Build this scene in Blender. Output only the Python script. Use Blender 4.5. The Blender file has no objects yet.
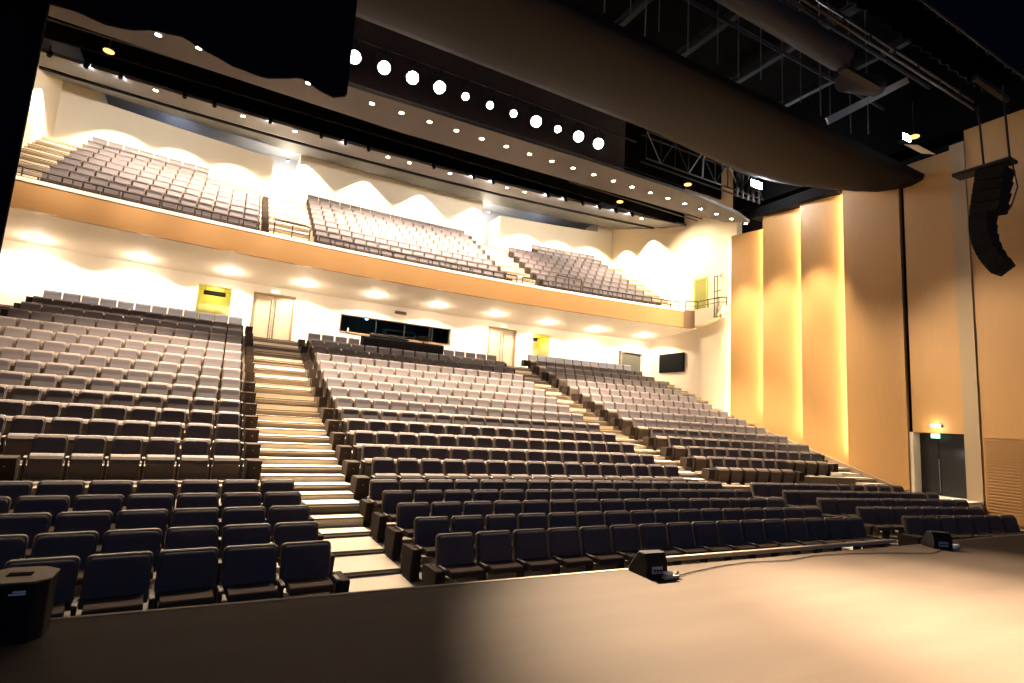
import bpy, bmesh, math, random
from mathutils import Vector, Matrix
random.seed(7)
SC = bpy.context.scene
COL = SC.collection
XC, K = 7.39, 0.006
def ky(x, k=K): return -k * (x - XC) ** 2

# ------------------------------------------------------------------ materials
MATS = {}
def mat(name, col, rough=.6, metal=0., sheen=0., noise=0., nscale=8., stretch=(1, 1, 1), bump=0., emit=None, estr=0., trans=0., spec=None, dark=None):
    m = bpy.data.materials.new(name); m.use_nodes = True
    nt = m.node_tree; b = nt.nodes['Principled BSDF']
    b.inputs['Base Color'].default_value = (*col, 1)
    b.inputs['Roughness'].default_value = rough
    b.inputs['Metallic'].default_value = metal
    if spec is not None: b.inputs['Specular IOR Level'].default_value = spec
    if sheen:
        b.inputs['Sheen Weight'].default_value = sheen
        b.inputs['Sheen Roughness'].default_value = .4
    if trans:
        b.inputs['Transmission Weight'].default_value = trans
        b.inputs['IOR'].default_value = 1.08
    if noise or bump:
        tc = nt.nodes.new('ShaderNodeTexCoord'); mp = nt.nodes.new('ShaderNodeMapping')
        mp.inputs['Scale'].default_value = stretch
        nz = nt.nodes.new('ShaderNodeTexNoise'); nz.inputs['Scale'].default_value = nscale; nz.inputs['Detail'].default_value = 5
        nt.links.new(tc.outputs['Object'], mp.inputs['Vector']); nt.links.new(mp.outputs['Vector'], nz.inputs['Vector'])
        if noise:
            mx = nt.nodes.new('ShaderNodeMix'); mx.data_type = 'RGBA'
            d = dark or tuple(c * (1 - noise) for c in col)
            mx.inputs[6].default_value = (*d, 1); mx.inputs[7].default_value = (*col, 1)
            nt.links.new(nz.outputs['Fac'], mx.inputs[0]); nt.links.new(mx.outputs[2], b.inputs['Base Color'])
        if bump:
            bp = nt.nodes.new('ShaderNodeBump'); bp.inputs['Strength'].default_value = bump; bp.inputs['Distance'].default_value = .02
            nt.links.new(nz.outputs['Fac'], bp.inputs['Height']); nt.links.new(bp.outputs['Normal'], b.inputs['Normal'])
    if emit:
        b.inputs['Emission Color'].default_value = (*emit, 1); b.inputs['Emission Strength'].default_value = estr
    MATS[name] = m
    return m
M_FAB = mat('seat_fabric', (.082, .070, .076), .85, sheen=.03, noise=.15, nscale=60)
M_FABG = mat('seat_fabric_grey', (.13, .13, .16), .85)
M_SHELL = mat('seat_shell', (.080, .058, .044), .6, noise=.15, nscale=20)
M_UNDER = mat('seat_underside', (.052, .037, .029), .9, spec=.12, noise=.1, nscale=30)
M_UNDR = mat('seat_underside_raked', (.066, .048, .037), .7, noise=.1, nscale=30)
M_ENDP = mat('seat_end_wood', (.024, .016, .0115), .8, spec=.15, noise=.25, nscale=6, stretch=(6, 1, 1))
M_ARM = mat('armrest', (.060, .047, .038), .5)
M_STEEL = mat('dark_steel', (.022, .020, .020), .6, spec=.2)
M_BRIGHT = mat('bright_steel', (.55, .55, .55), .35, metal=.9)
M_STAIR = mat('stair_timber', (.52, .45, .345), .6, noise=.18, nscale=4, stretch=(1, 6, 6))
M_STAIRB = mat('balcony_stair', (.55, .48, .36), .65)
M_NOSE = mat('stair_nosing', (.045, .032, .024), .5)
M_TIER = mat('tier_floor', (.13, .10, .07), .7, noise=.2, nscale=3)
M_STAGE = mat('stage_boards', (.070, .047, .032), .75, spec=.12, noise=.45, nscale=1.6, stretch=(.35, 1.8, 1), bump=.03)
M_BLACK = mat('black_paint', (.006, .0055, .006), .9, spec=.04)
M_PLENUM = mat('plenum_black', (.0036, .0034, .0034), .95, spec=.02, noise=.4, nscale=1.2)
M_CURT = mat('black_velvet', (.006, .006, .008), .95, spec=.02)
M_BORD = mat('black_serge', (.014, .015, .022), .95, spec=.03)
M_CREAM = mat('cream_wall', (.68, .58, .43), .7, noise=.05, nscale=2)
M_SOFF = mat('cream_soffit', (.87, .81, .69), .7)
M_FASC = mat('fascia_timber', (.40, .22, .072), .5, noise=.12, nscale=2, stretch=(.5, 4, 4))
M_WALL = mat('maple_panel', (.40, .215, .074), .5, noise=.12, nscale=2.5, stretch=(4, 4, .4))
M_PIL = mat('pale_render', (.30, .215, .125), .7)
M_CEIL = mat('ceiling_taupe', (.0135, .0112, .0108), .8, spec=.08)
M_CEILG = mat('ceiling_grey', (.050, .046, .052), .65)
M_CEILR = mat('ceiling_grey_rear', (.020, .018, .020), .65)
M_WALLB = mat('balcony_rear_wall', (.58, .51, .38), .7)
M_BLUE = mat('rear_gap_blue_lit', (.25, .26, .30), .7)  # grey tinted blue to carry the bluish light of the rear gap
M_WHITE = mat('white_cap', (.85, .80, .70), .5)
M_DOORW = mat('pale_door', (.62, .50, .34), .5, noise=.1, nscale=3, stretch=(6, 6, .5))
M_DOORD = mat('dark_door', (.008, .0085, .010), .4)
M_FRAME = mat('door_frame', (.34, .22, .12), .5)
M_YEL = mat('lobby_yellow_lit', (.52, .49, .30), .6)  # beige lobby walls tinted yellow for the yellow lamplight
M_GLASS = mat('booth_glass', (.55, .68, .72), .02, trans=1.0)
M_GLASSG = mat('tinted_glass', (.10, .11, .09), .08, spec=.8)
M_SCREEN = mat('dark_screen', (.004, .0045, .0045), .7, spec=.05)
M_SPKR = mat('speaker_black', (.007, .0065, .0065), .8, noise=.3, nscale=60, spec=.2)
M_SPKTOP = mat('speaker_top', (.09, .065, .04), .5)
M_BADGE = mat('pale_badge', (.6, .62, .65), .4, emit=(.6, .65, .7), estr=.02)  # faint glow added to badges, plates and plugs, which are no lamps
M_DUCT = mat('duct_metal', (.055, .055, .060), .85, spec=.1)
M_BEAM = mat('pale_beam', (.60, .60, .58), .6)
M_ROPE = mat('rope', (.13, .13, .12), .8)
M_CABLE = mat('black_cable', (.012, .012, .012), .6)
M_RAIL = mat('rail_metal', (.030, .022, .018), .6, spec=.2)
M_TRIM = mat('pit_trim', (.40, .32, .22), .5)
M_LAMPW = mat('lamp_warm', (1, .9, .7), .4, emit=(1, .80, .52), estr=32)
M_LAMPF = mat('lens_warm', (1, .9, .8), .4, emit=(1, .86, .70), estr=28)
M_LAMPC = mat('lamp_cool', (1, 1, 1), .4, emit=(.86, .93, 1), estr=90)
M_LAMPO = mat('lamp_amber', (1, .8, .4), .4, emit=(1, .62, .18), estr=1.6)
M_LED = mat('led_amber', (1, .8, .4), .4, emit=(1, .86, .55), estr=85)
M_GREEN = mat('exit_green', (.1, .5, .3), .4, emit=(.45, .95, .72), estr=2.0)
M_EXITW = mat('exit_white', (1, 1, 1), .4, emit=(.9, 1, .96), estr=6)
M_SIGN = mat('sign_dark', (.006, .006, .005), .95, spec=.02)

# ------------------------------------------------------------------ mesh helpers
class MB:
    def __init__(s): s.v = []; s.f = []; s.mi = {}
    def poly(s, pts):
        n = len(s.v); s.v += [tuple(p) for p in pts]; s.f.append(tuple(range(n, n + len(pts)))); return s
    def box(s, x0, x1, y0, y1, z0, z1):
        n = len(s.v)
        s.v += [(x, y, z) for z in (z0, z1) for y in (y0, y1) for x in (x0, x1)]
        s.f += [tuple(n + i for i in q) for q in ((0, 2, 3, 1), (4, 5, 7, 6), (0, 1, 5, 4), (2, 6, 7, 3), (0, 4, 6, 2), (1, 3, 7, 5))]
        return s
    def loft(s, rings, closed=True, cap=True):
        n = len(s.v); m = len(rings[0])
        for r in rings: s.v += [tuple(p) for p in r]
        for i in range(len(rings) - 1):
            for j in range(m if closed else m - 1):
                a = n + i * m + j; b = n + i * m + (j + 1) % m
                s.f.append((a, b, b + m, a + m))
        if cap and closed:
            s.f.append(tuple(n + j for j in reversed(range(m)))); e = n + (len(rings) - 1) * m
            s.f.append(tuple(e + j for j in range(m)))
        return s
    def prism_x(s, yz, x0, x1): return s.loft([[(x, y, z) for y, z in yz] for x in (x0, x1)])
    def prism_z(s, xy, z0, z1): return s.loft([[(x, y, z) for x, y in xy] for z in (z0, z1)])
    def arc(s, yz, x0, x1, n=24, k=K):
        return s.loft([[(x, y + ky(x, k), z) for y, z in yz] for x in [x0 + (x1 - x0) * i / n for i in range(n + 1)]])
    def cyl(s, p0, p1, r, n=8, r1=None):
        p0 = Vector(p0); p1 = Vector(p1); d = (p1 - p0).normalized()
        a = d.orthogonal().normalized(); b = d.cross(a); r1 = r if r1 is None else r1
        return s.loft([[p + q * (a * math.cos(t) + b * math.sin(t)) for t in [2 * math.pi * i / n for i in range(n)]] for p, q in ((p0, r), (p1, r1))])
    def tube(s, pts, r, n=6):
        pts = [Vector(p) for p in pts]; rings = []
        for i, p in enumerate(pts):
            d = (pts[min(i + 1, len(pts) - 1)] - pts[max(i - 1, 0)]).normalized()
            a = d.cross(Vector((0.02, .01, 1))).normalized(); b = d.cross(a)
            rings.append([p + r * (a * math.cos(t) + b * math.sin(t)) for t in [2 * math.pi * k / n for k in range(n)]])
        return s.loft(rings)
    def build(s, name, m, parent=None, bevel=0., seg=2, smooth=False, loc=None):
        me = bpy.data.meshes.new(name)
        bm = bmesh.new()
        vs = [bm.verts.new(v) for v in s.v]
        for f in s.f:
            try: nf = bm.faces.new([vs[i] for i in f])
            except ValueError: continue
            nf.material_index = s.mi.get(id(f), 0)
        bmesh.ops.recalc_face_normals(bm, faces=bm.faces)
        if bevel:
            ed = [e for e in bm.edges if len(e.link_faces) == 2 and e.calc_face_angle(0) > .5]
            bmesh.ops.bevel(bm, geom=ed, offset=bevel, segments=seg, affect='EDGES', profile=.5)
        if smooth:
            for f in bm.faces: f.smooth = True
        bm.to_mesh(me); bm.free()
        me.materials.append(m)
        o = bpy.data.objects.new(name, me); COL.objects.link(o)
        if parent is not None: o.parent = parent
        if loc is not None: o.location = loc
        return o
def tag(o, label, cat=None, group=None, kind=None):
    o['label'] = label
    if cat: o['category'] = cat
    if group: o['group'] = group
    if kind: o['kind'] = kind
    return o
def thing(name, label, cat, loc=(0, 0, 0), group=None):
    o = bpy.data.objects.new(name, None); COL.objects.link(o); o.location = loc
    return tag(o, label, cat, group)
def struct(o, label=None):
    o['kind'] = 'structure'
    if label: o['label'] = label
    return o
ORD = 'zeroth first second third fourth fifth sixth seventh eighth ninth tenth eleventh twelfth thirteenth fourteenth fifteenth sixteenth seventeenth eighteenth nineteenth twentieth twenty-first twenty-second twenty-third twenty-fourth twenty-fifth twenty-sixth twenty-seventh twenty-eighth'.split()
def light(kind, loc, power, col=(1, 1, 1), size=.1, to=None, cone=60, blend=.5, name='lamp_light', parent=None):
    L = bpy.data.lights.new(name, kind); L.energy = power; L.color = col
    if kind in ('POINT', 'SPOT'): L.shadow_soft_size = size
    if kind == 'SPOT': L.spot_size = math.radians(cone); L.spot_blend = blend
    o = bpy.data.objects.new(name, L); COL.objects.link(o); o.location = loc
    if to is not None: o.rotation_euler = (Vector(to) - Vector(loc)).to_track_quat('-Z', 'Y').to_euler()
    return o

# ------------------------------------------------------------------ camera
RM = ((0.8794515688526843, -0.47185400501242925, 0.06259980827672543), (0.12129861771076692, 0.09499525946633333, -0.988059991103972), (0.4602733789651641, 0.8765441795098833, 0.1407789685405316))
FPX, CH = 552.134, 1.4008
cam = bpy.data.cameras.new('camera'); cam.sensor_width = 36; cam.lens = FPX / 1024 * 36; cam.clip_end = 200; cam.clip_start = .05
co = bpy.data.objects.new('camera', cam); COL.objects.link(co)
r0, r1, r2 = (Vector(r) for r in RM)
mw = Matrix((( r0.x, -r1.x, -r2.x, 0), (r0.y, -r1.y, -r2.y, 0), (r0.z, -r1.z, -r2.z, CH), (0, 0, 0, 1)))
co.matrix_world = mw
SC.camera = co
def pix(p):
    c = Vector(p) - Vector((0, 0, CH)); z = r2.dot(c)
    if z < .1: return None
    return 512 + FPX * r0.dot(c) / z, 341.5 + FPX * r1.dot(c) / z, z

# ------------------------------------------------------------------ rows
BX = .46
FLAT = [(7.05, -.56), (8.00, -.51), (8.92, -.44), (9.86, -.37), (10.83, -.29)]
RAKE = [(11.75, .06), (12.77, .28), (13.70, .55), (14.64, .82), (15.53, 1.11), (16.54, 1.42), (17.48, 1.73), (18.42, 2.05), (19.34, 2.38), (20.25, 2.72), (21.26, 3.07), (22.19, 3.44), (23.12, 3.79), (24.06, 4.14), (25.0, 4.52)]
ROWS = FLAT + RAKE
fl = [z - BX for y, z in ROWS]; yf = [y - .42 for y, z in ROWS]
BAL = [(24.0 - .37 + .69 * j, 8.62 - .80 + .46 * j) for j in range(9)]
bfl = [z for y, z in BAL]; byf = [y - .22 for y, z in BAL]
WL, WR = -7.4, 22.3

# ---- stalls tiers, one solid stepped slab
prof = [(5.2, -2.2), (5.2, fl[0])]
for i in range(len(ROWS)):
    if i: prof += [(yf[i], fl[i - 1]), (yf[i], fl[i])]
prof += [(27.6, fl[-1]), (27.6, -2.2)]
struct(MB().arc(prof, WL, WR + 1.5, 40).build('floor', M_TIER), 'stepped timber floor of the raked stalls')
# ---- aisle stairs: a half step in front of each raked row, with dark nosings
def stairs(x0, x1, fls, yfs, lo, lab, M_STAIR=M_STAIR):
    t = struct(MB().arc([(yfs[lo] - .02, fls[lo] - .02), (yfs[lo] - .02, fls[lo] + .012), (yfs[lo] + .3, fls[lo] + .012), (yfs[lo] + .3, fls[lo] - .02)], x0, x1, 6).build('stairs', M_STAIR), lab)
    b = MB(); nz = MB()
    for i in range(lo, len(fls)):
        zt = fls[i]; y0 = yfs[i]
        y1 = yfs[i + 1] if i + 1 < len(fls) else y0 + .9
        b.arc([(y0 - .035, zt - .04), (y0 - .035, zt + .012), (y1 - .02, zt + .012), (y1 - .02, zt - .04)], x0, x1, 6)
        nz.arc([(y0 - .045, zt - .012), (y0 - .045, zt + .014), (y0 - .02, zt + .014), (y0 - .02, zt - .012)], x0, x1, 6)
        if i > lo:
            zp = fls[i - 1]; h = (zt - zp) / 2
            if h > .06:
                ym = y0 - (y0 - yfs[i - 1]) * .5
                b.arc([(ym, zp), (ym, zp + h), (y0, zp + h), (y0, zp)], x0, x1, 6)
                nz.arc([(ym - .01, zp + h - .022), (ym - .01, zp + h + .003), (ym + .02, zp + h + .003), (ym + .02, zp + h - .022)], x0, x1, 6)
    b.build('treads', M_STAIR, t); nz.build('nosings', M_NOSE, t)
stairs(1.03, 2.73, fl, yf, 0, 'timber aisle stairs between the left and centre stalls blocks')
stairs(12.42, 13.75, fl, yf, 0, 'timber aisle stairs between the centre and right stalls blocks')
stairs(20.85, WR, fl, yf, 5, 'timber side stairs along the right wall of the stalls')
stairs(WL, -6.15, fl, yf, 5, 'timber side stairs along the left wall of the stalls')

# ------------------------------------------------------------------ seats
BACK = [(.235, .36), (.285, .50), (.322, .64), (.338, .735), (.343, .785), (.36, .80), (.40, .80), (.41, .76), (.385, .6), (.33, .36)]
def back_mesh(w, inset, zt, hi):
    # front cushion (hi=False) or the shell behind it (hi=True)
    if hi: yz = [(.275, .34), (.318, .5), (.352, .64), (.364, .74), (.370, .785), (.392, .818), (.43, .825), (.455, .79), (.415, .6), (.35, .34)]
    else: yz = [(.235, .37), (.285, .50), (.322, .64), (.338, .735), (.346, .77), (.366, .795), (.388, .80), (.372, .64), (.335, .5), (.29, .37)]
    rings = []
    for x, dr in ((-w / 2, .045), (-w / 2 + .012, .020), (-w / 2 + .035, .004), (-w / 2 + .06, 0), (w / 2 - .06, 0), (w / 2 - .035, .004), (w / 2 - .012, .020), (w / 2, .045)):
        rings.append([(x, y, z - dr * max(0, min(1, (z - .66) / .12))) for y, z in yz])
    return MB().loft(rings)
def seat_proto(flat):
    r = bpy.data.objects.new('theatre_seat', None); COL.objects.link(r)
    back_mesh(.535 if flat else .442, 0, 0, False).build('backrest', M_FAB, r, .012)
    back_mesh(.57 if flat else .478, 0, 0, True).build('back_shell', M_SHELL, r, .012)
    if flat:
        c = MB().prism_x([(-.07, .355), (-.085, .40), (-.06, .435), (.10, .45), (.26, .445), (.27, .38), (.1, .35)], -.24, .24).build('seat_cushion', M_UNDER, r, .014)
    else:
        c = MB().prism_x([(.10, .08), (.06, .20), (.045, .36), (.06, .425), (.095, .475), (.145, .51), (.20, .515), (.225, .48), (.215, .2), (.2, .08)], -.232, .232).build('seat_cushion', M_UNDR, r, .016)
    MB().box(-.20, .20, .27, .31, .30, .36).build('hinge_bar', M_STEEL, r)
    return r
def arm_parts(r, x):
    MB().prism_x([(.01, .425), (.0, .455), (.03, .468), (.21, .468), (.22, .43)], x - .026, x + .026).build('armrest', M_ARM, r, .008)
    MB().prism_x([(.05, .02), (.03, .426), (.215, .426), (.215, .36), (.19, .30), (.20, .02)], x - .018, x + .018).build('standard', M_STEEL, r)
    MB().box(x - .05, x + .05, .02, .26, .0, .02).build('foot_plate', M_STEEL, r)
def end_parts(r, x0, x1):
    MB().prism_x([(.05, .05), (-.02, .43), (.0, .45), (.38, .455), (.46, .40), (.42, .05)], x0, x1).build('end_panel', M_ENDP, r, .012)
    MB().box(min(x0, x1) + .02, max(x0, x1) - .02, .03, .36, .0, .05).build('end_foot', M_STEEL, r)
    if abs(x1 - x0) > .2: MB().cyl(((x0 + x1) / 2, -.012, .30), ((x0 + x1) / 2, .03, .30), .007, 8).build('number_plate', M_BADGE, r)
protos = {}
def proto(flat, half, ends):
    key = (flat, round(half, 3), ends)
    if key not in protos:
        r = seat_proto(flat)
        arm_parts(r, -half)
        if 'R' in ends: arm_parts(r, half)
        o = .0 if flat else .12
        if 'L' in ends: end_parts(r, -half - (.135 if flat else .37), -half - (.03 if flat else .09))
        if 'R' in ends: end_parts(r, half + (.03 if flat else .09), half + (.135 if flat else .37))
        protos[key] = (r, [False])
    return protos[key]
def copy_thing(r):
    c = r.copy(); COL.objects.link(c)
    for ch in r.children:
        d = ch.copy(); COL.objects.link(d); d.parent = c
    return c
# list of every seat: x, row-centre y, floor z, flat, half pitch, ends, block, row no, seat no from aisle
SEATS = []
def seat_row(xs_left, n, p, y, z, flat, block, rowno, from_right=False, skip=()):
    for i in range(n):
        if i in skip: continue
        x = xs_left + p * (i + .5)
        e = ('L' if i == 0 else '') + ('R' if i == n - 1 else '')
        SEATS.append((x, y + ky(x), z, flat, p / 2, e, block, rowno, (n - i) if from_right else i + 1))
RBF = [(14.03, 7, .61), (13.92, 8, .605), (13.82, 10, .60), (13.78, 11, .58), (13.72, 11, .58)]
LBF = [6, 7, 8, 9, 9]
for i, (y, z) in enumerate(FLAT):
    seat_row(2.88, 16, .61, y, fl[i], True, 'centre', i + 1)
    n = LBF[i]; seat_row(1.52 - .61 * n, n, .61, y, fl[i], True, 'left', i + 1, True)
    x, n, p = RBF[i]; seat_row(x, n, p, y, fl[i], True, 'right', i + 1)
for i, (y, z) in enumerate(RAKE):
    f = fl[5 + i]
    if i <= 13: seat_row(3.11, 16, .5538, y, f, False, 'centre', 6 + i, skip=tuple(range(4, 11)) if i == 13 else ())
    if i >= 1:
        n = {1: 6, 2: 11}.get(i, 12)
        p = .556 - .0024 * (i - 1)
        seat_row(.64 - p * n, n, p, y, f, False, 'left', 5 + i, True)
        seat_row(14.14, n, p, y, f, False, 'right', 5 + i)
scored = []
for s in SEATS:
    q = pix((s[0], s[1] + .3, s[2] + .6))
    vis = q is not None and -25 < q[0] < 1045 and q[1] < 660
    scored.append((q[2] if vis else 1e9, s))
scored.sort(key=lambda t: t[0])
N_IND = 300
ind = [s for d, s in scored[:N_IND]]; rest = [s for d, s in scored[N_IND:] if d < 1e8]
ROWN = {'centre': 'centre', 'left': 'left', 'right': 'right'}
for (x, y, z, flat, half, e, block, rn, sn) in ind:
    r, used = proto(flat, half, e)
    o = copy_thing(r) if used[0] else r
    used[0] = True
    o.location = (x, y, z); o.rotation_euler = (0, 0, math.atan(-2 * K * (x - XC)))
    aisle = 'left aisle' if block == 'centre' else 'aisle'
    state = 'seat down' if flat else 'seat tipped up'
    rown = 'front' if rn == 1 else ORD[rn]
    tag(o, f'navy theatre seat, {state}, {ORD[sn]} from the {aisle}, {rown} row, {block} block', 'seat', f'{block} block stalls seats, {rown} row')
# remaining seats of the stalls and the whole balcony: one object
b = MB()
def lowseat(x, y, z, half, e, back=0):
    def P(yz, x0, x1, mi=2):
        n0 = len(b.f); sl = -2 * K * (x - XC); b.loft([[(x + q - sl * a, y + a + sl * q, z + c) for a, c in yz] for q in (x0, x1)])
        for f in b.f[n0:]: b.mi[id(f)] = mi
    P([(.235, .37), (.285, .50), (.322, .64), (.338, .735), (.346, .77), (.366, .795), (.385, .79), (.36, .56), (.28, .37)], -.224, .224, 0 if back == 4 else back)
    P([(.30, .36), (.352, .64), (.364, .74), (.370, .785), (.392, .818), (.43, .825), (.45, .79), (.41, .6), (.345, .36)], -.241, .241, 3)
    if back == 4:  # balcony only: rim lip, and side strip for the shade between seats
        P([(.325, .755), (.325, .81), (.42, .81), (.42, .755)], -.262, .262, 3); P([(.26, .40), (.33, .81), (.36, .81), (.30, .40)], .235, .262, 3)
    P([(.10, .08), (.05, .36), (.06, .425), (.095, .475), (.145, .51), (.20, .515), (.225, .48), (.2, .08)], -.232, .232, 2 if back == 4 else 3)  # balcony cushions coloured dark to paint in the shadow between rows
    P([(.05, .0), (.0, .45), (.31, .465), (.33, .36), (.2, .0)], -half - .02, -half + .02)
    if 'R' in e: P([(.05, .0), (.0, .45), (.31, .465), (.33, .36), (.2, .0)], half - .02, half + .02)
    if 'L' in e: P([(.02, .16), (-.01, .455), (.32, .455), (.34, .16)], -half - .37, -half - .13)
    if 'R' in e: P([(.02, .16), (-.01, .455), (.32, .455), (.34, .16)], half + .13, half + .37)
for (x, y, z, flat, half, e, blk, rn, sn) in rest:
    lowseat(x, y, z, half, e, 1 if blk != 'centre' and rn == 19 else 0)
def bal_row(x0, n, p, j, a=0, bnd=None):
    y, z = BAL[j]
    for i in range(a, n if bnd is None else bnd):
        x = x0 + p * (i + .5); lowseat(x, y + ky(x), z, p / 2, 'R' if i == n - 1 else '', 4)
for j in range(9):
    bal_row(-5.95, 12, .555, j, 0, 8 if j >= 7 else None)
    bal_row(2.95, 16, .552, j)
    bal_row(14.0, 12, .545, j, 4 if j >= 7 else 0)
o = b.build('theatre_seats', M_FAB)
for m in (M_FABG, M_ENDP, M_SHELL): o.data.materials.append(m)
tag(bpy.data.objects['theatre_seats'], 'all the remaining pale-lit tip-up seats of the upper stalls and the balcony', 'seats', kind='stuff')

# ------------------------------------------------------------------ stage
struct(MB().box(-9, 26, -8, 4.51, -1.15, 0).build('floor', M_STAGE, bevel=.01), 'brown timber stage floor')
tr = MB().box(4.25, 9.2, 4.80, 4.86, -.05, .0).build('trim_1', M_TRIM, bevel=.01); struct(tr, 'pale timber trim board along the stage edge')
struct(MB().box(-9, 26, 4.42, 5.2, -2.2, -1.16).build('wall_pit', M_BLACK), 'black front of the pit below the stage edge')
struct(MB().box(-9, 4.2, 4.50, 4.535, -.05, .004).box(9.6, 25, 4.50, 4.535, -.05, .004).build('trim_2', M_PIL), 'metal edge strip of the stage, coloured pale as if lit')  # pale colour puts the lit stage edge into the strip

# ------------------------------------------------------------------ walls with openings along the arc
def arc_wall(name, m, y0, th, x0, x1, z0, z1, openings=(), k=K, lab=None):
    xs = {x0, x1}
    for o in openings: xs |= {o[0], o[1]}
    xs = sorted(xs); b = MB()
    for a, c in zip(xs, xs[1:]):
        zs = [(z0, z1)]
        for o in openings:
            if o[0] <= a + 1e-6 and o[1] >= c - 1e-6:
                new = []
                for p, q in zs:
                    if o[2] > p: new.append((p, min(q, o[2])))
                    if o[3] < q: new.append((max(p, o[3]), q))
                zs = [t for t in new if t[1] - t[0] > 1e-4]
        for p, q in zs:
            b.arc([(y0, p), (y0, q), (y0 + th, q), (y0 + th, p)], a, c, max(2, int((c - a) / 1.2)), k)
    return struct(b.build(name, m), lab)
ZL = fl[-1]
OPS = [(-1.17, .08, ZL, 6.16), (.92, 2.6, ZL, 6.2), (4.7, 10.15, 5.0, 5.78), (12.28, 13.87, ZL, 6.2), (14.86, 16.0, ZL, 6.17), (20.36, 21.88, 4.68, 5.72)]
arc_wall('wall_back', M_SOFF, 26.2, .25, WL, WR, ZL - .3, 6.7, OPS, lab='cream rear wall of the stalls under the balcony')
# doors
def double_door(n, x0, x1, lab, lab2):
    y = 26.2 + ky((x0 + x1) / 2)
    d = struct(bpy.data.objects.new('door_%d' % n, None), lab); COL.objects.link(d); d.location = ((x0 + x1) / 2, y, ZL)
    w = (x1 - x0) / 2; h = 6.2 - ZL
    for s in (-1, 1):
        a, c = sorted((s * .008, s * (w - .05)))
        lf = MB().box(a, c, .09, .14, .0, h - .05).build('door_leaf', M_DOORW, d, .004)
        MB().cyl((s * .09, .05, .15), (s * .09, .05, h - .25), .014, 8).cyl((s * .09, .05, .35), (s * .09, .095, .35), .01, 6).cyl((s * .09, .05, h - .4), (s * .09, .095, h - .4), .01, 6).build('pull_handle', M_STEEL, lf)
    MB().box(-w - .03, -w + .05, -.02, .2, 0, h + .0).box(w - .05, w + .03, -.02, .2, 0, h).box(-w - .03, w + .03, -.02, .2, h - .05, h + .03).build('door_frame', M_FRAME, d)
    sg = MB().box(-.16, .16, -.10, -.06, h + .06, h + .16).build('exit_sign', M_GREEN); sg.location = d.location
    tag(sg, lab2, 'sign', 'illuminated exit signs above the rear doors')
double_door(1, .92, 2.6, 'pale timber double door behind the left aisle', 'small glowing exit sign above the left double door')
double_door(2, 12.28, 13.87, 'pale timber double door behind the right aisle', 'small glowing exit sign above the right double door')
# yellow-lit lobbies
def lobby(n, x0, x1, lab, sign=None):
    xm = (x0 + x1) / 2; y = 26.2 + ky(xm); w = (x1 - x0) / 2; h = 6.17 - ZL
    d = struct(MB().box(-w - .05, -w, .2, 1.5, 0, h).box(w, w + .05, .2, 1.5, 0, h).box(-w, w, 1.45, 1.5, 0, h).box(-w - .05, w + .05, .2, 1.5, h, h + .05).build('wall_lobby', M_YEL), lab)
    d.location = (xm, y, ZL)
    light('POINT', (xm, y + .9, 6.0), 24, (1, .82, .10), .1)
    if sign:
        s = thing('direction_sign', sign[1], 'sign', (xm + sign[0][0], y + .12, 5.86))
        ww = sign[0][1]
        MB().box(-ww / 2, ww / 2, 0, .04, -.09, .09).build('sign_board', M_SIGN, s, .006)
        for q in range(7):
            if ww > .5: MB().box(-ww / 2 + .1 + q * .085, -ww / 2 + .15 + q * .085, -.004, .0, -.03, .03).build('sign_letter', M_ENDP, s)
            elif q < 3: MB().box(-ww / 2 + .05 + q * .08, -ww / 2 + .09 + q * .08, -.004, .0, -.03, .03).build('sign_letter', M_ENDP, s)
        MB().cyl((-ww / 2 + .05, .02, .09), (-ww / 2 + .05, .02, .31), .008, 6).cyl((ww / 2 - .05, .02, .09), (ww / 2 - .05, .02, .31), .008, 6).build('sign_hanger', M_STEEL, s)
lobby(1, -1.17, .08, 'yellow-lit entrance lobby in the rear wall left of the left double door', ((.0, .82), 'long dark hanging sign in the left yellow-lit lobby'))
lobby(2, 14.86, 16.0, 'yellow-lit entrance lobby in the rear wall behind the right block', ((-.40, .32), 'short dark hanging sign in the right yellow-lit lobby'))
# control booth window
yb = 26.2
w1 = struct(MB().box(4.66, 10.19, -.03, .03, 4.94, 5.0).box(4.66, 10.19, -.03, .03, 5.78, 5.81).box(4.66, 4.7, -.03, .03, 5.0, 5.78).box(10.15, 10.19, -.03, .03, 5.0, 5.78).build('window_1', M_FRAME), 'long dark control booth window in the rear wall')
w1.location = (0, yb - .05, 0)
MB().box(4.7, 10.15, .10, .112, 5.0, 5.78).build('pane', M_GLASS, w1)
for x in (6.35, 7.75, 9.05, 9.2): MB().box(x, x + .04, .08, .13, 5.0, 5.78).build('mullion', M_STEEL, w1)
struct(MB().box(4.5, 10.35, 2.3, 2.4, 4.4, 6.3).box(4.4, 4.5, .2, 2.4, 4.4, 6.3).box(10.35, 10.45, .2, 2.4, 4.4, 6.3).box(4.4, 10.45, .2, 2.4, 6.25, 6.3).box(4.4, 10.45, .2, 2.4, 4.35, 4.4).build('wall_booth', mat('booth_wall', (.03, .05, .055), .8)), 'dark interior of the control booth').location = (0, 26.2, 0)
rk = thing('equipment_rack', 'grey equipment rack behind the booth window', 'rack', (7.9, 27.3, 4.4))
MB().box(-.8, .8, 0, .5, 0, 1.15).build('rack_case', mat('rack_grey', (.16, .19, .19), .6), rk, .02)
for q in range(4): MB().box(-.7, .7, -.02, 0, .2 + q * .23, .38 + q * .23).build('rack_unit', M_STEEL, rk)
light('POINT', (6.2, 27.6, 6.0), 2.5, (.6, .9, 1), .1)
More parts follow.
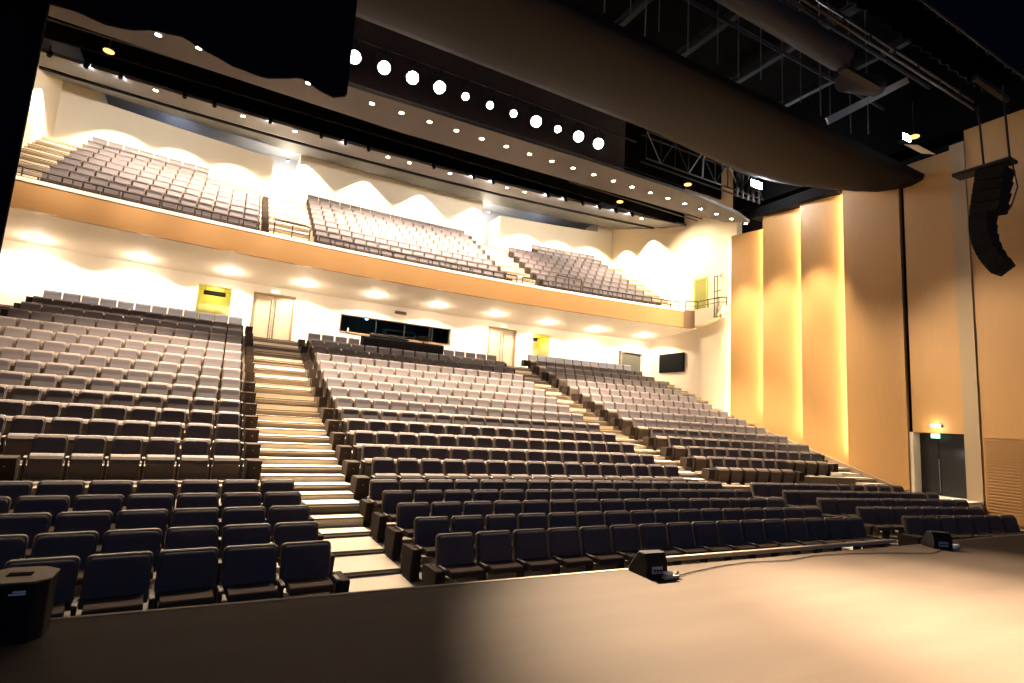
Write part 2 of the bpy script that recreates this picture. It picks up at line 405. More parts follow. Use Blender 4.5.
w2 = struct(MB().box(-.80, .80, -.03, .02, -.56, -.52).box(-.80, .80, -.03, .02, .52, .56).box(-.80, -.76, -.03, .02, -.52, .52).box(.76, .80, -.03, .02, -.52, .52).build('window_2', M_PIL), 'grey tinted window in the rear wall at the right corner')
w2.location = (21.12, 26.2 + ky(21.12) - .02, 5.2)
MB().box(-.85, .85, .12, .14, -.6, .6).build('pane', mat('grey_pane', (.085, .085, .070), .3), w2)
# vent
v = thing('air_vent', 'dark rectangular air vent above the booth window', 'vent', (7.49, 26.17, 6.26))
MB().box(-.29, .29, 0, .04, -.08, .08).build('vent_frame', M_FRAME, v, .005)
for q in range(4): MB().box(-.25, .25, -.012, 0, -.06 + q * .034, -.045 + q * .034).build('louvre', M_STEEL, v)
# screen on the right wall
s = thing('wall_screen', 'black flat screen on the right wall beneath the balcony', 'screen', (22.22, 23.0, 5.15))
MB().box(-.03, .05, -.95, .95, -.55, .50).build('screen_casing', M_BLACK, s, .01)
MB().box(-.036, -.03, -.9, .9, -.5, .45).build('screen_panel', M_SCREEN, s)
# ------------------------------------------------------------------ control desk in the last centre row
yd = 24.15
d = thing('control_desk', 'long black sound control desk before the booth window', 'desk', (7.24, yd, fl[18]))
MB().prism_x([(0, 0), (-.05, .88), (0, .96), (.55, 1.02), (.6, .9), (.6, 0)], -1.87, 1.87).build('desk_body', M_BLACK, d, .03)
for q in range(7): MB().box(-1.82 + q * .52, -1.36 + q * .52, -.07, -.035, .25, .82).build('front_panel', M_BLACK, d, .01)
cs = thing('mixing_console', 'flat mixing console lying on the control desk', 'console', (6.6, yd, fl[18] + 1.0))
MB().prism_x([(.06, .0), (.06, .04), (.5, .12), (.5, .02)], -.85, .85).build('console_body', M_SPKR, cs, .01)
MB().prism_x([(.48, .06), (.48, .16), (.53, .2), (.53, .06)], -.85, .85).build('meter_bridge', M_STEEL, cs)
mo = thing('desk_monitor', 'small grey monitor at the right of the control desk', 'monitor', (8.2, yd + .3, fl[18] + 1.02))
MB().box(-.25, .25, 0, .03, .05, .30).build('monitor_screen', M_SPKR, mo, .008); MB().box(-.03, .03, .0, .05, -.02, .08).build('monitor_stand', M_STEEL, mo)
mo = thing('white_bottle', 'small white bottle standing left on the booth sill', 'bottle', (5.05, 26.1, 5.0))
MB().cyl((0, 0, 0), (0, 0, .14), .035, 10).cyl((0, 0, .14), (0, 0, .2), .02, 10).build('bottle_body', M_WHITE, mo)

# ------------------------------------------------------------------ balcony
ZS0, ZS1 = 6.86, 6.52
YB = 22.55
struct(MB().arc([(YB, ZS0), (YB, ZS0 + .05), (26.4, ZS1 + .06), (26.4, ZS1)], WL, WR, 30).build('ceiling', M_SOFF), 'cream soffit beneath the balcony')
struct(MB().arc([(YB - .06, ZS0 - .02), (YB - .06, 7.74), (YB + .1, 7.74), (YB + .1, ZS0 - .02)], WL, 21.4, 36).build('wall_balcony_front', M_FASC), 'orange timber balcony front')
struct(MB().arc([(YB - .09, 7.70), (YB - .09, 7.82), (YB + .35, 7.82), (YB + .35, 7.74)], WL, 21.4, 36).build('trim_3', M_WHITE), 'white ledge capping the balcony front')
prof = [(YB + .1, ZS0 + .1), (YB + .1, bfl[0])]
for j in range(1, 9): prof += [(byf[j], bfl[j - 1]), (byf[j], bfl[j])]
prof += [(33.5, bfl[8]), (33.5, bfl[8] - .6), (26.4, ZS0 + .1)]
struct(MB().arc(prof, WL, WR, 36).build('floor', mat('balcony_floor', (.24, .18, .12), .7)), 'stepped balcony floor')
stairs(.93, 2.72, bfl, byf, 0, 'pale stairs between the left and centre balcony blocks', M_STAIRB)
stairs(12.02, 13.80, bfl, byf, 0, 'pale stairs between the centre and right balcony blocks', M_STAIRB)
stairs(WL, -6.1, bfl, byf, 0, 'pale stairs along the left wall of the balcony', M_STAIRB)
stairs(20.75, WR, bfl, byf, 0, 'pale stairs along the right wall of the balcony', M_STAIRB)
# return of the balcony front and side landing with exit
ret = [(21.38, YB + ky(21.38) - .06), (21.95, 21.05), (22.0, 21.3), (21.4, YB + ky(21.38) + .15)]
struct(MB().prism_z(ret, ZS0 - .02, 7.78).build('wall_balcony_return', mat('return_timber_shaded', (.17, .095, .05), .5)), 'timber return darkened for shade at the right end of the balcony front')  # timber colour darkened for the shade on this turned face
struct(MB().prism_x([(21.2, 7.8), (21.2, 6.93), (20.5, 6.98), (20.0, 7.1), (19.6, 7.3), (19.2, 7.72), (19.2, 7.8)], 21.93, 22.3).build('floor_landing', M_CREAM), 'cream side landing of the balcony on the right wall')
# railing
def railing(lab, pts, h, step):
    t = thing('balcony_railing', lab, 'railing', (0, 0, 0), 'railings along the balcony edge')
    top = [Vector(p) + Vector((0, 0, h)) for p in pts]
    MB().tube(top, .028).build('handrail', M_RAIL, t); MB().tube([Vector(p) + Vector((0, 0, h * .45)) for p in pts], .016).build('mid_rail', M_RAIL, t)
    for i in range(0, len(pts), step):
        MB().cyl(pts[i], top[i], .024, 6).build('post', M_RAIL, t)
def arcpts(x0, x1, n, dy=.12, z=7.82): return [(x0 + (x1 - x0) * i / n, YB + dy + ky(x0 + (x1 - x0) * i / n), z) for i in range(n + 1)]
railing('low dark metal railing before the left balcony block', arcpts(-6.7, .6, 24), .36, 2)
railing('pair of short dark rails at the left balcony aisle', arcpts(1.2, 2.5, 4), .62, 2)
railing('low dark metal railing before the centre balcony block', arcpts(2.9, 11.9, 30), .36, 2)
railing('short dark rail at the foot of the right balcony aisle', arcpts(12.2, 13.6, 4), .36, 2)
railing('tall dark rail frame left before the right balcony block', arcpts(14.0, 15.4, 2), .75, 1)
railing('low dark metal railing before the right balcony block', arcpts(15.5, 21.3, 20), .40, 2)
railing('dark rail around the side landing by the balcony exit', [(21.5, 21.3, 7.8), (21.98, 20.9, 7.8), (21.98, 20.2, 7.8), (21.98, 19.5, 7.8), (22.2, 19.2, 7.8)], .45, 1)

# ------------------------------------------------------------------ rear balcony walls
struct(MB().arc([(30.15, bfl[8]), (30.15, 14.62), (30.35, 14.62), (30.35, bfl[8])], 2.62, 12.93, 14).build('wall_balcony_back', M_WALLB), 'cream wall behind the centre balcony block')
for nm, x0, x1, lab in (('l', -6.1, 1.15, 'low cream wall behind the left balcony block'), ('r', 14.3, 21.2, 'low cream wall behind the right balcony block')):
    zt = lambda x: 14.0 + .22 * abs(x - (x1 if nm == 'l' else x0)) / (x1 - x0)
    struct(MB().loft([[(x, y + ky(x), z) for y, z in ((30.15, bfl[6]), (30.15, zt(x)), (31.6, zt(x)), (31.6, bfl[6]))] for x in [x0 + (x1 - x0) * i / 10 for i in range(11)]]).build('wall_balcony_back', M_WALLB), lab)
for x0, x1, lab in ((WL, -6.1, 'cream rear wall strip at the left balcony corner'), (21.2, WR, 'cream rear wall strip at the right balcony corner')):
    struct(MB().arc([(30.15, bfl[6]), (30.15, 14.9), (31.6, 14.9), (31.6, bfl[6])], x0, x1, 2).build('wall_balcony_back', M_WALLB), lab)
struct(MB().box(WL, WR, 32.3, 32.5, 10, 15.6).build('wall_rear', M_BLUE), 'grey wall far behind the balcony, tinted for its bluish light')
for x0, x1, lab in ((2.45, 2.62, 'left'), (12.93, 13.1, 'right')):
    struct(MB().box(x0, x1, 30.0, 32.3, bfl[7], 14.7).build('wall_alcove', M_CREAM), f'cream side of the {lab} balcony alcove')

# ------------------------------------------------------------------ side walls
struct(MB().box(WL - .3, WL, 5.5, 32.5, -2.2, 17).build('wall_left', M_CREAM), 'cream left wall')
# right wall: rear plane, saw-tooth panels with light slots
EX = [18.75, 16.92, 15.0, 13.1, 11.0]
ZT = 11.85
struct(MB().prism_z([(WR, 32.5), (WR, 18.7), (WR + .4, 18.7), (WR + .4, 32.5)], -2.2, 17).build('wall_right', M_CREAM), 'cream rear part of the right wall')
names = ['first', 'second', 'third', 'fourth']
for i in range(4):
    a, c = EX[i], EX[i + 1]
    xf = 21.97; xn = 22.36 if i < 3 else 22.03
    zt = 11.3 if i == 0 else ZT
    struct(MB().prism_z([(xf, a), (xn, c), (WR + .5, c), (WR + .5, a - .1), (xf + .06, a - .03)], -2.2, zt).build('wall_right', M_WALL), f'{names[i]} saw-tooth timber panel of the right wall from the rear')
    if i < 4:
        st = MB().box(22.14, 22.20, a + .005, a + .035, (0.5, 2.3, 1.4, .75)[i] + .2, zt - .1).build('led_strip', M_LED)
        tag(st, f'glowing vertical light slot beside the {names[i]} timber panel from the rear', 'light', 'vertical light slots of the right wall')
struct(MB().box(WR + .45, WR + .7, 2, 19, -2.2, 17).build('wall_right_shaft', M_BLACK), 'black wall behind the right timber panels')
# upper dark wall
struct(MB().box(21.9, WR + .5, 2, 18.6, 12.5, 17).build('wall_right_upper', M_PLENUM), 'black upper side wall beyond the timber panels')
# panel over the stage door
struct(MB().prism_z([(22.1, 10.86), (22.1, 9.3), (22.75, 9.3), (22.75, 10.86)], 1.88, ZT + .1).build('wall_right_door', M_WALL), 'timber panel over the black side door')
struct(MB().prism_z([(22.05, 9.3), (22.05, 8.86), (22.75, 8.86), (22.75, 9.3)], -2.2, 12.1).build('wall_right_pilaster', M_PIL), 'pale narrow pilaster beside the side door')
struct(MB().prism_z([(22.1, 8.86), (22.1, 0), (22.75, 0), (22.75, 8.86)], 1.9, 12.55).build('wall_right_stage', M_WALL), 'timber wall beside the stage')
b = MB()
for q in range(28): b.box(22.02, 22.10, 0, 8.78, -.8 + q * .096, -.8 + q * .096 + .058)
sl = struct(MB().box(22.1, 22.75, 0, 8.86, -2.2, 1.9).build('wall_right_slats', M_WALL), 'slatted timber wall base beside the stage'); b.build('slats', M_WALL, sl)
struct(MB().box(22.22, 22.75, 10.86, 11.0, 1.88, ZT).build('wall_right_gap', M_BLACK), 'black shadow gap beside the door panel')
struct(MB().prism_z([(22.1, 10.98), (22.1, 10.86), (22.9, 10.86), (22.9, 10.98)], -.3, 1.88).build('wall_right_jamb', M_CREAM), 'cream jamb of the side door')
dd = struct(bpy.data.objects.new('door_3', None), 'black double side door in the right wall'); COL.objects.link(dd); dd.location = (22.55, 10.1, -.26)
for a, c in ((-.79, .17), (.185, .76)):
    MB().box(0, .05, a, c, .01, 2.12).build('door_leaf', M_DOORD, dd, .004)
MB().cyl((-.05, .16, .1), (-.05, .16, 1.25), .012, 8).cyl((-.05, .16, .25), (0, .16, .25), .008, 6).cyl((-.05, .16, 1.1), (0, .16, 1.1), .008, 6).build('push_bar', M_BRIGHT, dd)
struct(MB().box(21.0, 22.75, 8.9, 10.98, -.6, -.26).build('floor_threshold', M_WHITE), 'pale threshold floor at the side door')
sg = thing('exit_sign', 'lit white exit sign hanging at the black side door', 'sign', (22.2, 10.2, 1.70), 'exit sign of the side door')
MB().box(-.03, .03, -.13, .13, 0, .16).build('sign_box', M_GREEN, sg, .006)
MB().box(-.036, -.031, -.06, .0, .03, .13).build('sign_pictogram', M_EXITW, sg)
MB().cyl((0, 0, .16), (0, 0, .2), .01, 6).build('sign_bracket', M_STEEL, sg)
wl = thing('wall_light', 'bright bulkhead light above the black side door', 'light', (22.08, 10.1, 2.13))
MB().box(-.07, .02, -.16, .16, -.05, .05).build('light_body', M_WHITE, wl, .01); MB().box(-.09, -.072, -.13, .13, -.035, .035).build('light_lens', M_LAMPW, wl)
light('POINT', (21.85, 10.1, 2.1), 18, (1, .85, .55), .1)
light('POINT', (22.2, 9.6, 1.2), 3, (.85, .9, 1), .1)
# sloping skirting of the right side stairs
struct(MB().loft([[(x, y, z) for y, z in [(10.9, -.42), (10.9, -.22), (13.2, .55), (16.9, 1.75), (16.9, 1.5)]] for x in (21.80, 21.9)]).build('baseboard_right', mat('skirting', (.17, .12, .075), .6)), 'sloping pale skirting along the right side stairs')
# exit on the balcony side landing
ex = struct(MB().box(-.03, .02, -.46, -.38, 0, 1.66).box(-.03, .02, .40, .48, 0, 1.66).box(-.03, .02, -.46, .48, 1.6, 1.68).build('door_4', mat('exit_frame', (.45, .38, .08), .5)), 'yellow lit exit opening on the right balcony landing'); ex.location = (22.28, 20.98, 7.95)
MB().box(-.004, .014, -.38, .40, 0, 1.6).build('door_leaf', mat('opening_lit_olive', (.20, .18, .035), .6), ex)  # frame and leaf colours carry the yellow-green light of the opening
light('POINT', (22.0, 20.95, 9.1), 2.5, (.9, .95, .3), .05)
# pipe frame on the right wall
pf = thing('pipe_frame', 'tall dark pipe frame standing off the right wall', 'frame', (22.0, 19.6, 8.3))
for y in (0.12, -.06): MB().cyl((-.1, y, -1.1), (-.1, y, 1.1), .022, 8).build('upright', M_STEEL, pf)
for z in (-1.05, -.1, .28, 1.06): MB().cyl((-.1, .14, z), (-.1, -.3, z), .02, 6).build('crossbar', M_STEEL, pf)
for z in (-1.05, 1.06): MB().box(-.14, .2, -.42, -.26, z - .1, z + .1).build('wall_bracket', M_FRAME, pf)

# ------------------------------------------------------------------ ceilings
def plan_slab(pts_near, pts_far, z, th): # polygon in plan extruded
    return MB().prism_z(pts_near + pts_far[::-1], z, z + th)
near = [(-7.3, 17.6), (-5, 17.45), (-1.6, 17.1), (4.2, 16.95), (12, 16.7), (17.5, 16.66), (20.3, 16.95), (21.6, 17.35)]
far = [(-7.3, 18.1), (-5.2, 18.37), (-1.6, 18.6), (4.8, 18.87), (13.6, 18.56), (18.7, 18.32), (20.6, 18.05), (21.6, 17.5)]
struct(plan_slab(near, far, 11.52, .14).build('ceiling', M_CEILG, bevel=.02), 'narrow curved ceiling band carrying a row of downlights')
# big front reflector panel
def farY(x):
    if x < 13: return 14.35
    if x < 18: return 14.35 + .35 * math.sin((x - 13) / 5 * math.pi / 2)
    return 14.7 - (x - 18) ** 2 / 18 * 1.25
rings = []
for i in range(33):
    x = -2.5 + 24.75 * i / 32; fy = farY(x); t = (fy - 10.15)
    pr = [(0, 11.36), (.02, 11.16), (.13, 11.06), (.28, 11.08), (.48, 11.22), (.72, 11.52), (.9, 11.80), (1, 11.98), (1, 12.1), (.5, 11.6), (.1, 11.4)]
    rings.append([(x, 10.12 + .02 * math.sin(i) * 0 + t * a, z) for a, z in pr])
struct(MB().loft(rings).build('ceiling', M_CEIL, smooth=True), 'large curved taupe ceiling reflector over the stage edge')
# grey sloped rear ceiling with a slot
def rear_panel(prof, lab, m=M_CEILG):
    xs = [WL + (22.25 - WL) * i / 30 for i in range(31)]
    def off(x, y):
        t = min(1, max(0, (y - 26.2) / 3.5)); c = 3.0 + t * (XC - 3.0); k = .0042 + t * .0018
        return -k * (x - c) ** 2
    return struct(MB().loft([[(x, y + off(x, y), z) for y, z in prof] for x in xs]).build('ceiling', m), lab)
rear_panel([(23.65, 12.87), (25.65, 13.3), (25.65, 13.44), (23.65, 13.0)], 'front strip of the grey ceiling over the balcony')
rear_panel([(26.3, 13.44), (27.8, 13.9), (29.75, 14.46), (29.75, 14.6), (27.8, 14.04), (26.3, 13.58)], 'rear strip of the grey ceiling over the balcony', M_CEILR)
rear_panel([(25.4, 13.7), (26.8, 13.95), (26.8, 14.05), (25.4, 13.8)], 'black slot in the grey ceiling', M_BLACK)
struct(MB().box(WL, WR + .5, 29.3, 32.5, 15.2, 15.3).build('ceiling', M_BLUE), 'grey ceiling above the rear balcony gap')
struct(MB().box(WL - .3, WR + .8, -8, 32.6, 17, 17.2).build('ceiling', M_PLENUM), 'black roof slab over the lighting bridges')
# dark faces of the lighting bridges
struct(MB().box(-7.3, 14.2, 17.75, 17.85, 11.7, 15.5).build('wall_bridge', mat('bridge_brown', (.11, .080, .066), .9, spec=.1, noise=.3, nscale=2)), 'dark brown front of the lighting bridge')
struct(MB().box(-7.3, 22.2, 22.2, 22.3, 12.9, 16.5).build('wall_bridge', M_PLENUM), 'black front of the second lighting bridge')
struct(MB().box(-7.3, 22.2, 19.6, 19.7, 13.6, 17).build('wall_bridge', M_PLENUM), 'black back of the first lighting bridge')
struct(MB().box(21.75, 22.4, 13.3, 17.4, 11.75, 12.2).build('wall_bridge_side', M_BLACK), 'dark steel side beam joining ceiling and right wall')
def truss(name, lab, x0, x1, y, z0, z1, n, dy=.35):
    t = thing(name, lab, 'truss', ((x0 + x1) / 2, y, z0))
    o = (x0 + x1) / 2
    for yy in (0, dy):
        for z in (0, z1 - z0): MB().cyl((x0 - o, yy, z), (x1 - o, yy, z), .035, 6).build('chord', M_STEEL, t)
    for i in range(n):
        a = x0 - o + (x1 - x0) * i / n; c = x0 - o + (x1 - x0) * (i + 1) / n
        MB().cyl((a, 0, 0 if i % 2 else z1 - z0), (c, 0, z1 - z0 if i % 2 else 0), .022, 6).build('diagonal', M_BRIGHT if i % 3 == 0 else M_STEEL, t)
        MB().cyl((a, 0, 0), (a, 0, z1 - z0), .022, 6).build('strut', M_STEEL, t)
    return t
truss('hanging_truss', 'dark steel truss near the bright flood lamp under the ceiling', 14.4, 21.6, 16.6, 12.4, 13.6, 9)
truss('hanging_truss', 'dark steel truss behind the narrow ceiling band at right', 13.5, 21.9, 20.6, 12.75, 13.5, 10)
truss('hanging_truss', 'long dark truss behind the narrow ceiling band at left', -6.8, 13.2, 20.6, 12.85, 13.6, 22)
for q in range(5):
    x = 19.4 + q * .36
    tag(MB().cyl((x, 16.25, 11.9), (x, 16.25, 13.0), .05, 8).build('hanger_post', M_STEEL), f'dark vertical post below the bright flood lamp, {ORD[q + 1]} from the left', 'post', 'posts below the flood lamp')
tag(MB().tube([(17.2, 16.2, 12.2), (17.25, 16.2, 13.0), (17.4, 16.2, 13.35), (17.9, 16.2, 13.55), (18.7, 16.2, 13.6)], .03, 8).build('conduit', M_BRIGHT), 'bent pale conduit beside the flood lamp under the ceiling', 'pipe')

# ------------------------------------------------------------------ lamps
# ceiling band downlights
WARM = (1, .80, .62); WARMB = (1, .765, .54)
def downlight(loc, lab, group, power, cone, r=.085, m=M_LAMPW, to=None, size=.1, col=None, blend=.35):
    t = thing('downlight', lab, 'light', loc, group)
    MB().loft([[(rr * math.cos(a), rr * math.sin(a), z) for a in [math.pi * k / 6 for k in range(12)]] for rr, z in ((r * 1.35, .0), (r * 1.35, -.02), (r * 1.02, -.024), (r * .98, -.005))], cap=False).build('trim_ring', M_CEILG, t)
    MB().cyl((0, 0, -.012), (0, 0, -.004), r, 12).build('lens', m, t)
    if power: light('SPOT', (loc[0], loc[1], loc[2] - .06), power, col or WARM, size, to or (loc[0], loc[1], loc[2] - 5), cone, blend)
    return t
P_BAND, P_REAR, P_SOFF, P_WASH = 14000, 7000, 600, 1500
n = 0
for i in range(27):
    x = -4.67 + 1.008 * i
    if x > 21.6: break
    n += 1
    downlight((x, 17.52, 11.515), f'small bright downlight in the narrow ceiling band, {ORD[n]} from the left', 'downlights in the narrow ceiling band', (P_BAND if i % 2 == 0 else P_BAND * .36) if 1 < i < 24 else 0, 67 if i % 2 == 0 else 45, col=WARMB, to=None if i % 2 == 0 else (x, 12.0, -.6))
def rz(y): return 12.87 + (y - 23.4) * .2216
n = m_ = 0
REARON = [3, 6, 8, 12, 13, 15, 18, 19, 26]
for i in range(27):
    x = -6.4 + 1.0 * i
    if i in REARON:
        n += 1
        y = 24.0 - .0042 * (x - 3) ** 2
        downlight((x, y, 12.93), f'warm downlight in the grey balcony ceiling, {ORD[n]} from the left', 'downlights in the grey balcony ceiling', P_REAR, 122, .085, to=(x, y + 2.7, 8.9), blend=.8)
    else:
        m_ += 1
        y = 23.4 - .0042 * (x - 3) ** 2
        t = thing('track_spotlight', f'small black track spotlight before the grey balcony ceiling, {ORD[m_]} from the left', 'spotlight', (x, y, 12.95), 'black track spotlights before the balcony ceiling')
        MB().cyl((0, -.02, -.26), (0, .12, -.06), .075, 10).build('lamp_head', M_BLACK, t)
        MB().box(-.015, .015, -.02, .02, -.16, .12).build('yoke', M_BLACK, t)
        if i in (1, 2, 7, 10, 16, 17, 20, 21, 23, 24, 25): light('SPOT', (x, y + .15, 12.8), 700, (1, .95, .92), .05, (x - .2, y + 1.4, 13.15), 90, .6)
for i, (x, y) in enumerate([(-6.11, 24.24), (-3.11, 24.62), (-.09, 24.65), (2.83, 24.71), (5.87, 24.76), (8.88, 24.78), (11.97, 24.71), (15.0, 24.62), (18.03, 24.38), (21.02, 23.95)]):
    z = ZS0 + (ZS1 - ZS0) * ((y - ky(x)) - YB) / (26.4 - YB) - .002
    downlight((x, y, z), f'round downlight in the soffit below the balcony, {ORD[i + 1]} from the left', 'downlights under the balcony', P_SOFF, 146, .13, blend=.15)
    light('POINT', (x, y, z - .30), 40, WARM, .06)  # added unseen point below each downlight brightens the soffit around it
# wall washers on the rear balcony wall
for i, x in enumerate([2.75, 5.95, 9.2, 12.6]):
    light('SPOT', (x, 29.78 + ky(x), 14.34), P_WASH, (1, .88, .70), .03, (x, 29.86 + ky(x), 9), 106, .10)
for i in range(14):  # added spots by the ceiling band brighten the balcony front
    x = -6.2 + i * 2.08
    light('SPOT', (x, 18.75, 11.45), 1900, WARM, .1, (x, 22.9, 7.9), 56, .8)
for x in (-5.0, -2.7, -.4, 15.9, 18.2, 20.5):
    light('SPOT', (x, 28.6 + ky(x), 14.0), P_WASH * 1.2, (1, .84, .60), .05, (x, 29.6 + ky(x), 9), 100, .3)
for x, y in ((-7.0, 26.5), (21.7, 25.0), (21.7, 27.5)): light('SPOT', (x, y, 13.2), P_WASH * 1.5, (1, .84, .55), .05, (x, y, 8), 105, .25)
struct(MB().box(1.2, 2.5, 32.2, 32.29, bfl[7], 14.05).box(13.05, 14.3, 32.2, 32.29, bfl[7], 14.05).build('wall_alcove', M_CREAM), 'cream end walls of the two balcony alcoves')
for x in (1.85, 13.65): light('POINT', (x, 31.2, 13.6), 330, (1, .88, .66), .1)
for i, (x, nm) in enumerate(((-3.3, 'left'), (1.9, 'alcove'), (14.0, 'right alcove'), (17.6, 'right'))):
    t = thing('ceiling_spot', f'small cool white spot in the gap above the {nm} rear balcony wall', 'light', (x, 31.0, 14.5))
    MB().cyl((0, 0, 0), (0, 0, .08), .06, 10).build('spot_body', M_STEEL, t); MB().cyl((0, -.01, -.012), (0, -.01, -.002), .05, 10).build('lens', M_LAMPC, t)
    light('POINT', (x, 31.2, 14.35), 26, (.75, .84, 1), .05)
for y in (17.8, 15.95, 14.1): light('SPOT', (20.7, y, 11.2), 7500, (1, .82, .55), .08, (21.95, y, 2.2), 48, .95)
light('SPOT', (18.6, 22.2, 12.5), 3200, (1, .84, .58), .08, (22.3, 21.4, 9.2), 96, .9)  # added general spot brightens the upper right side wall
# stage spotlights on the bridge
BIG = {0: 1, 1: 1, 2: 1, 3: 1, 7: .8, 9: 1, 10: .9}
for i in range(11):
    x = 2.57 + .961 * i
    t = thing('stage_spotlight', f'glaring stage spotlight on the lighting bridge, {ORD[i + 1]} from the left', 'spotlight', (x, 16.9, 12.5), 'stage spotlights on the bridge')
    aim = Vector((5.0 - x, 1.0 - 16.9, -12.5)).normalized()
    r = .20 if BIG.get(i) else .125
    MB().cyl(aim * .02, -aim * .4, r + .03, 12, r * .8).build('lamp_housing', M_BLACK, t)
    MB().cyl(aim * .03, aim * .055, r, 14).build('lens', M_LAMPF, t)
    MB().box(-r - .06, -r - .03, -.03, .03, -.05, .45).box(r + .03, r + .06, -.03, .03, -.05, .45).box(-r - .06, r + .06, -.03, .03, .45, .48).build('yoke', M_STEEL, t)
    MB().box(-.04, .04, -.03, .03, .48, .62).build('clamp', M_STEEL, t)
light('SPOT', (13.5, 16.75, 12.45), 14000, (1, .80, .56), .08, (22, 5.9, 2.0), 34, .8)  # added spot without fixture, brightens the timber wall by the stage
light('SPOT', (12.5, 16.75, 12.45), 8000, (1, .80, .56), .08, (22, 11.2, 1.5), 36, .9)  # second added spot, for the panels around the side door
tag(MB().cyl((-6.5, 16.9, 13.16), (14.1, 16.9, 13.16), .04, 8).build('lighting_bar', M_STEEL), 'long dark bar carrying the stage spotlights', 'pipe')
PST = 190000
for x, tx, ty, c, pw in ((4.5, 4.2, 1.7, 19, 1.25), (6.4, 6.2, 1.7, 16, 1.1), (8.3, 8.4, 1.6, 15, .42), (9.3, 5.6, -.6, 18, .6)):
    light('SPOT', (x, 16.75, 12.45), PST * pw, (1, .81, .575), .08, (tx, ty, 0), c, 1.0)
# flood lamps
t = thing('flood_lamp', 'glaring white flood lamp under the ceiling beside the large reflector', 'lamp', (20.0, 15.75, 12.42))
MB().box(-.35, .35, -.02, .2, -.16, .18).build('lamp_case', M_BLACK, t, .02); MB().box(-.33, .33, -.05, -.021, -.14, .16).build('lamp_glass', M_LAMPC, t)
light('POINT', (20.0, 15.4, 12.35), 420, (.9, .95, 1), .15)
t = thing('flood_lamp', 'white flood lamp with pale shade high on the right stage wall', 'lamp', (19.3, 9.35, 11.55))
MB().box(-.25, .25, -.02, .2, -.1, .14).build('lamp_case', M_BLACK, t, .02); MB().box(-.2, .2, -.05, -.021, -.08, .12).build('lamp_glass', M_LAMPC, t)
MB().prism_x([(-.1, -.35), (-.5, -.55), (-.5, -.53), (-.1, -.33)], -.3, .75).build('lamp_shade', M_BEAM, t)
light('POINT', (19.3, 8.9, 11.5), 25, (.9, .95, 1), .12)
for (x, y, z, lab) in ((-4.26, 20.3, 12.04, 'behind the left end of the narrow ceiling band'), (16.06, 20.3, 12.15, 'beyond the right part of the narrow ceiling band'), (16.35, 16.2, 11.62, 'below the truss near the flood lamp'), (18.66, 8.8, 11.16, 'beside the pale beam over the stage')):
    t = thing('pendant_lamp', f'small amber disc lamp {lab}', 'lamp', (x, y, z), 'small amber disc lamps')
    MB().cyl((0, 0, 0), (0, 0, .02), .15, 14).build('lamp_disc', M_LAMPO, t); MB().cyl((0, 0, .02), (0, 0, .12), .13, 12, .03).build('lamp_cap', M_STEEL, t)
    MB().cyl((0, 0, .12), (0, 0, 1.2), .012, 6).build('stem', M_STEEL, t)

# ------------------------------------------------------------------ fly space over the stage
tag(MB().cyl((6.5, 9.0, 12.85), (15.2, 9.0, 12.7), .38, 32).build('air_duct', M_DUCT, smooth=True), 'thick grey round air duct above the large reflector', 'duct')
tag(MB().cyl((15.5, 9.1, 12.1), (17.2, 9.1, 12.55), .30, 20).build('air_duct', M_DUCT), 'short grey duct end behind the pale beam', 'duct')
bt = thing('hanging_batten', 'double dark pipe batten crossing the fly space', 'pipe', (15, 8.4, 13.0))
for z in (0, .28): MB().cyl((-5, 0, z), (6.8, 0, z), .05, 8).build('batten_pipe', mat('batten_brown%d' % int(z * 100), (.07, .05, .035), .5), bt)
for q in range(9): MB().box(-4.6 + q * 1.3, -4.55 + q * 1.3, -.03, .03, 0, .28).build('spacer', M_STEEL, bt)
tag(MB().prism_x([(-.03, 0), (-.03, .22), (.03, .22), (.03, 0)], 0, 5.6).build('ceiling_beam', M_BEAM), 'pale diagonal steel beam above the right flood lamp', 'beam')
o = bpy.data.objects['ceiling_beam']; o.location = (15.5, 9.62, 10.95); o.rotation_euler = (0, -math.atan2(3.1, 4.7), 0)
tag(MB().box(0, 1.7, 0, .25, 0, .12).build('hanging_bracket', M_STEEL), 'dark bracket hanging below the round duct end', 'bracket')
bpy.data.objects['hanging_bracket'].location = (14.6, 8.5, 11.85)
ropes = [6.2, 7.0, 7.7, 8.35, 8.7, 9.6, 10.9, 11.6, 12.4, 13.6, 14.3, 15.1, 15.9, 16.8, 17.6]
for i, x in enumerate(ropes):
    tag(MB().cyl((x, 9.80 - .1 * (i % 3), 11.3 - .2 * (i % 2)), (x, 9.80 - .1 * (i % 3), 16.9), .014 + .006 * (i % 2), 6).build('rigging_rope', M_ROPE), f'thin vertical rigging rope before the black fly space, {ORD[i + 1]} from the left', 'rope', 'rigging ropes above the reflector')
for i, x in enumerate((7.6, 10.4, 13.2, 16.0, 18.8)):
    tag(MB().box(x - .10, x + .10, 8.9, 17.2, 14.6, 14.64).box(x - .10, x + .10, 8.9, 17.2, 14.86, 14.9).box(x - .015, x + .015, 8.9, 17.2, 14.64, 14.86).build('ceiling_girder', M_DUCT), f'dim steel girder running to the back above the reflector, {ORD[i + 1]} from the left', 'girder', 'dim girders above the reflector')
for i, y in enumerate((9.6, 11.2)):
    tag(MB().cyl((6.2, y, 14.35), (21.6, y, 14.35), .06, 8).build('ceiling_pipe', M_DUCT), ('nearer', 'farther')[i] + ' dim pipe crossing below the steel girders over the stage', 'pipe')
light('POINT', (14.0, 9.6, 15.6), 26, (.85, .92, 1), .2)  # added fill light in the fly space, no lamp there
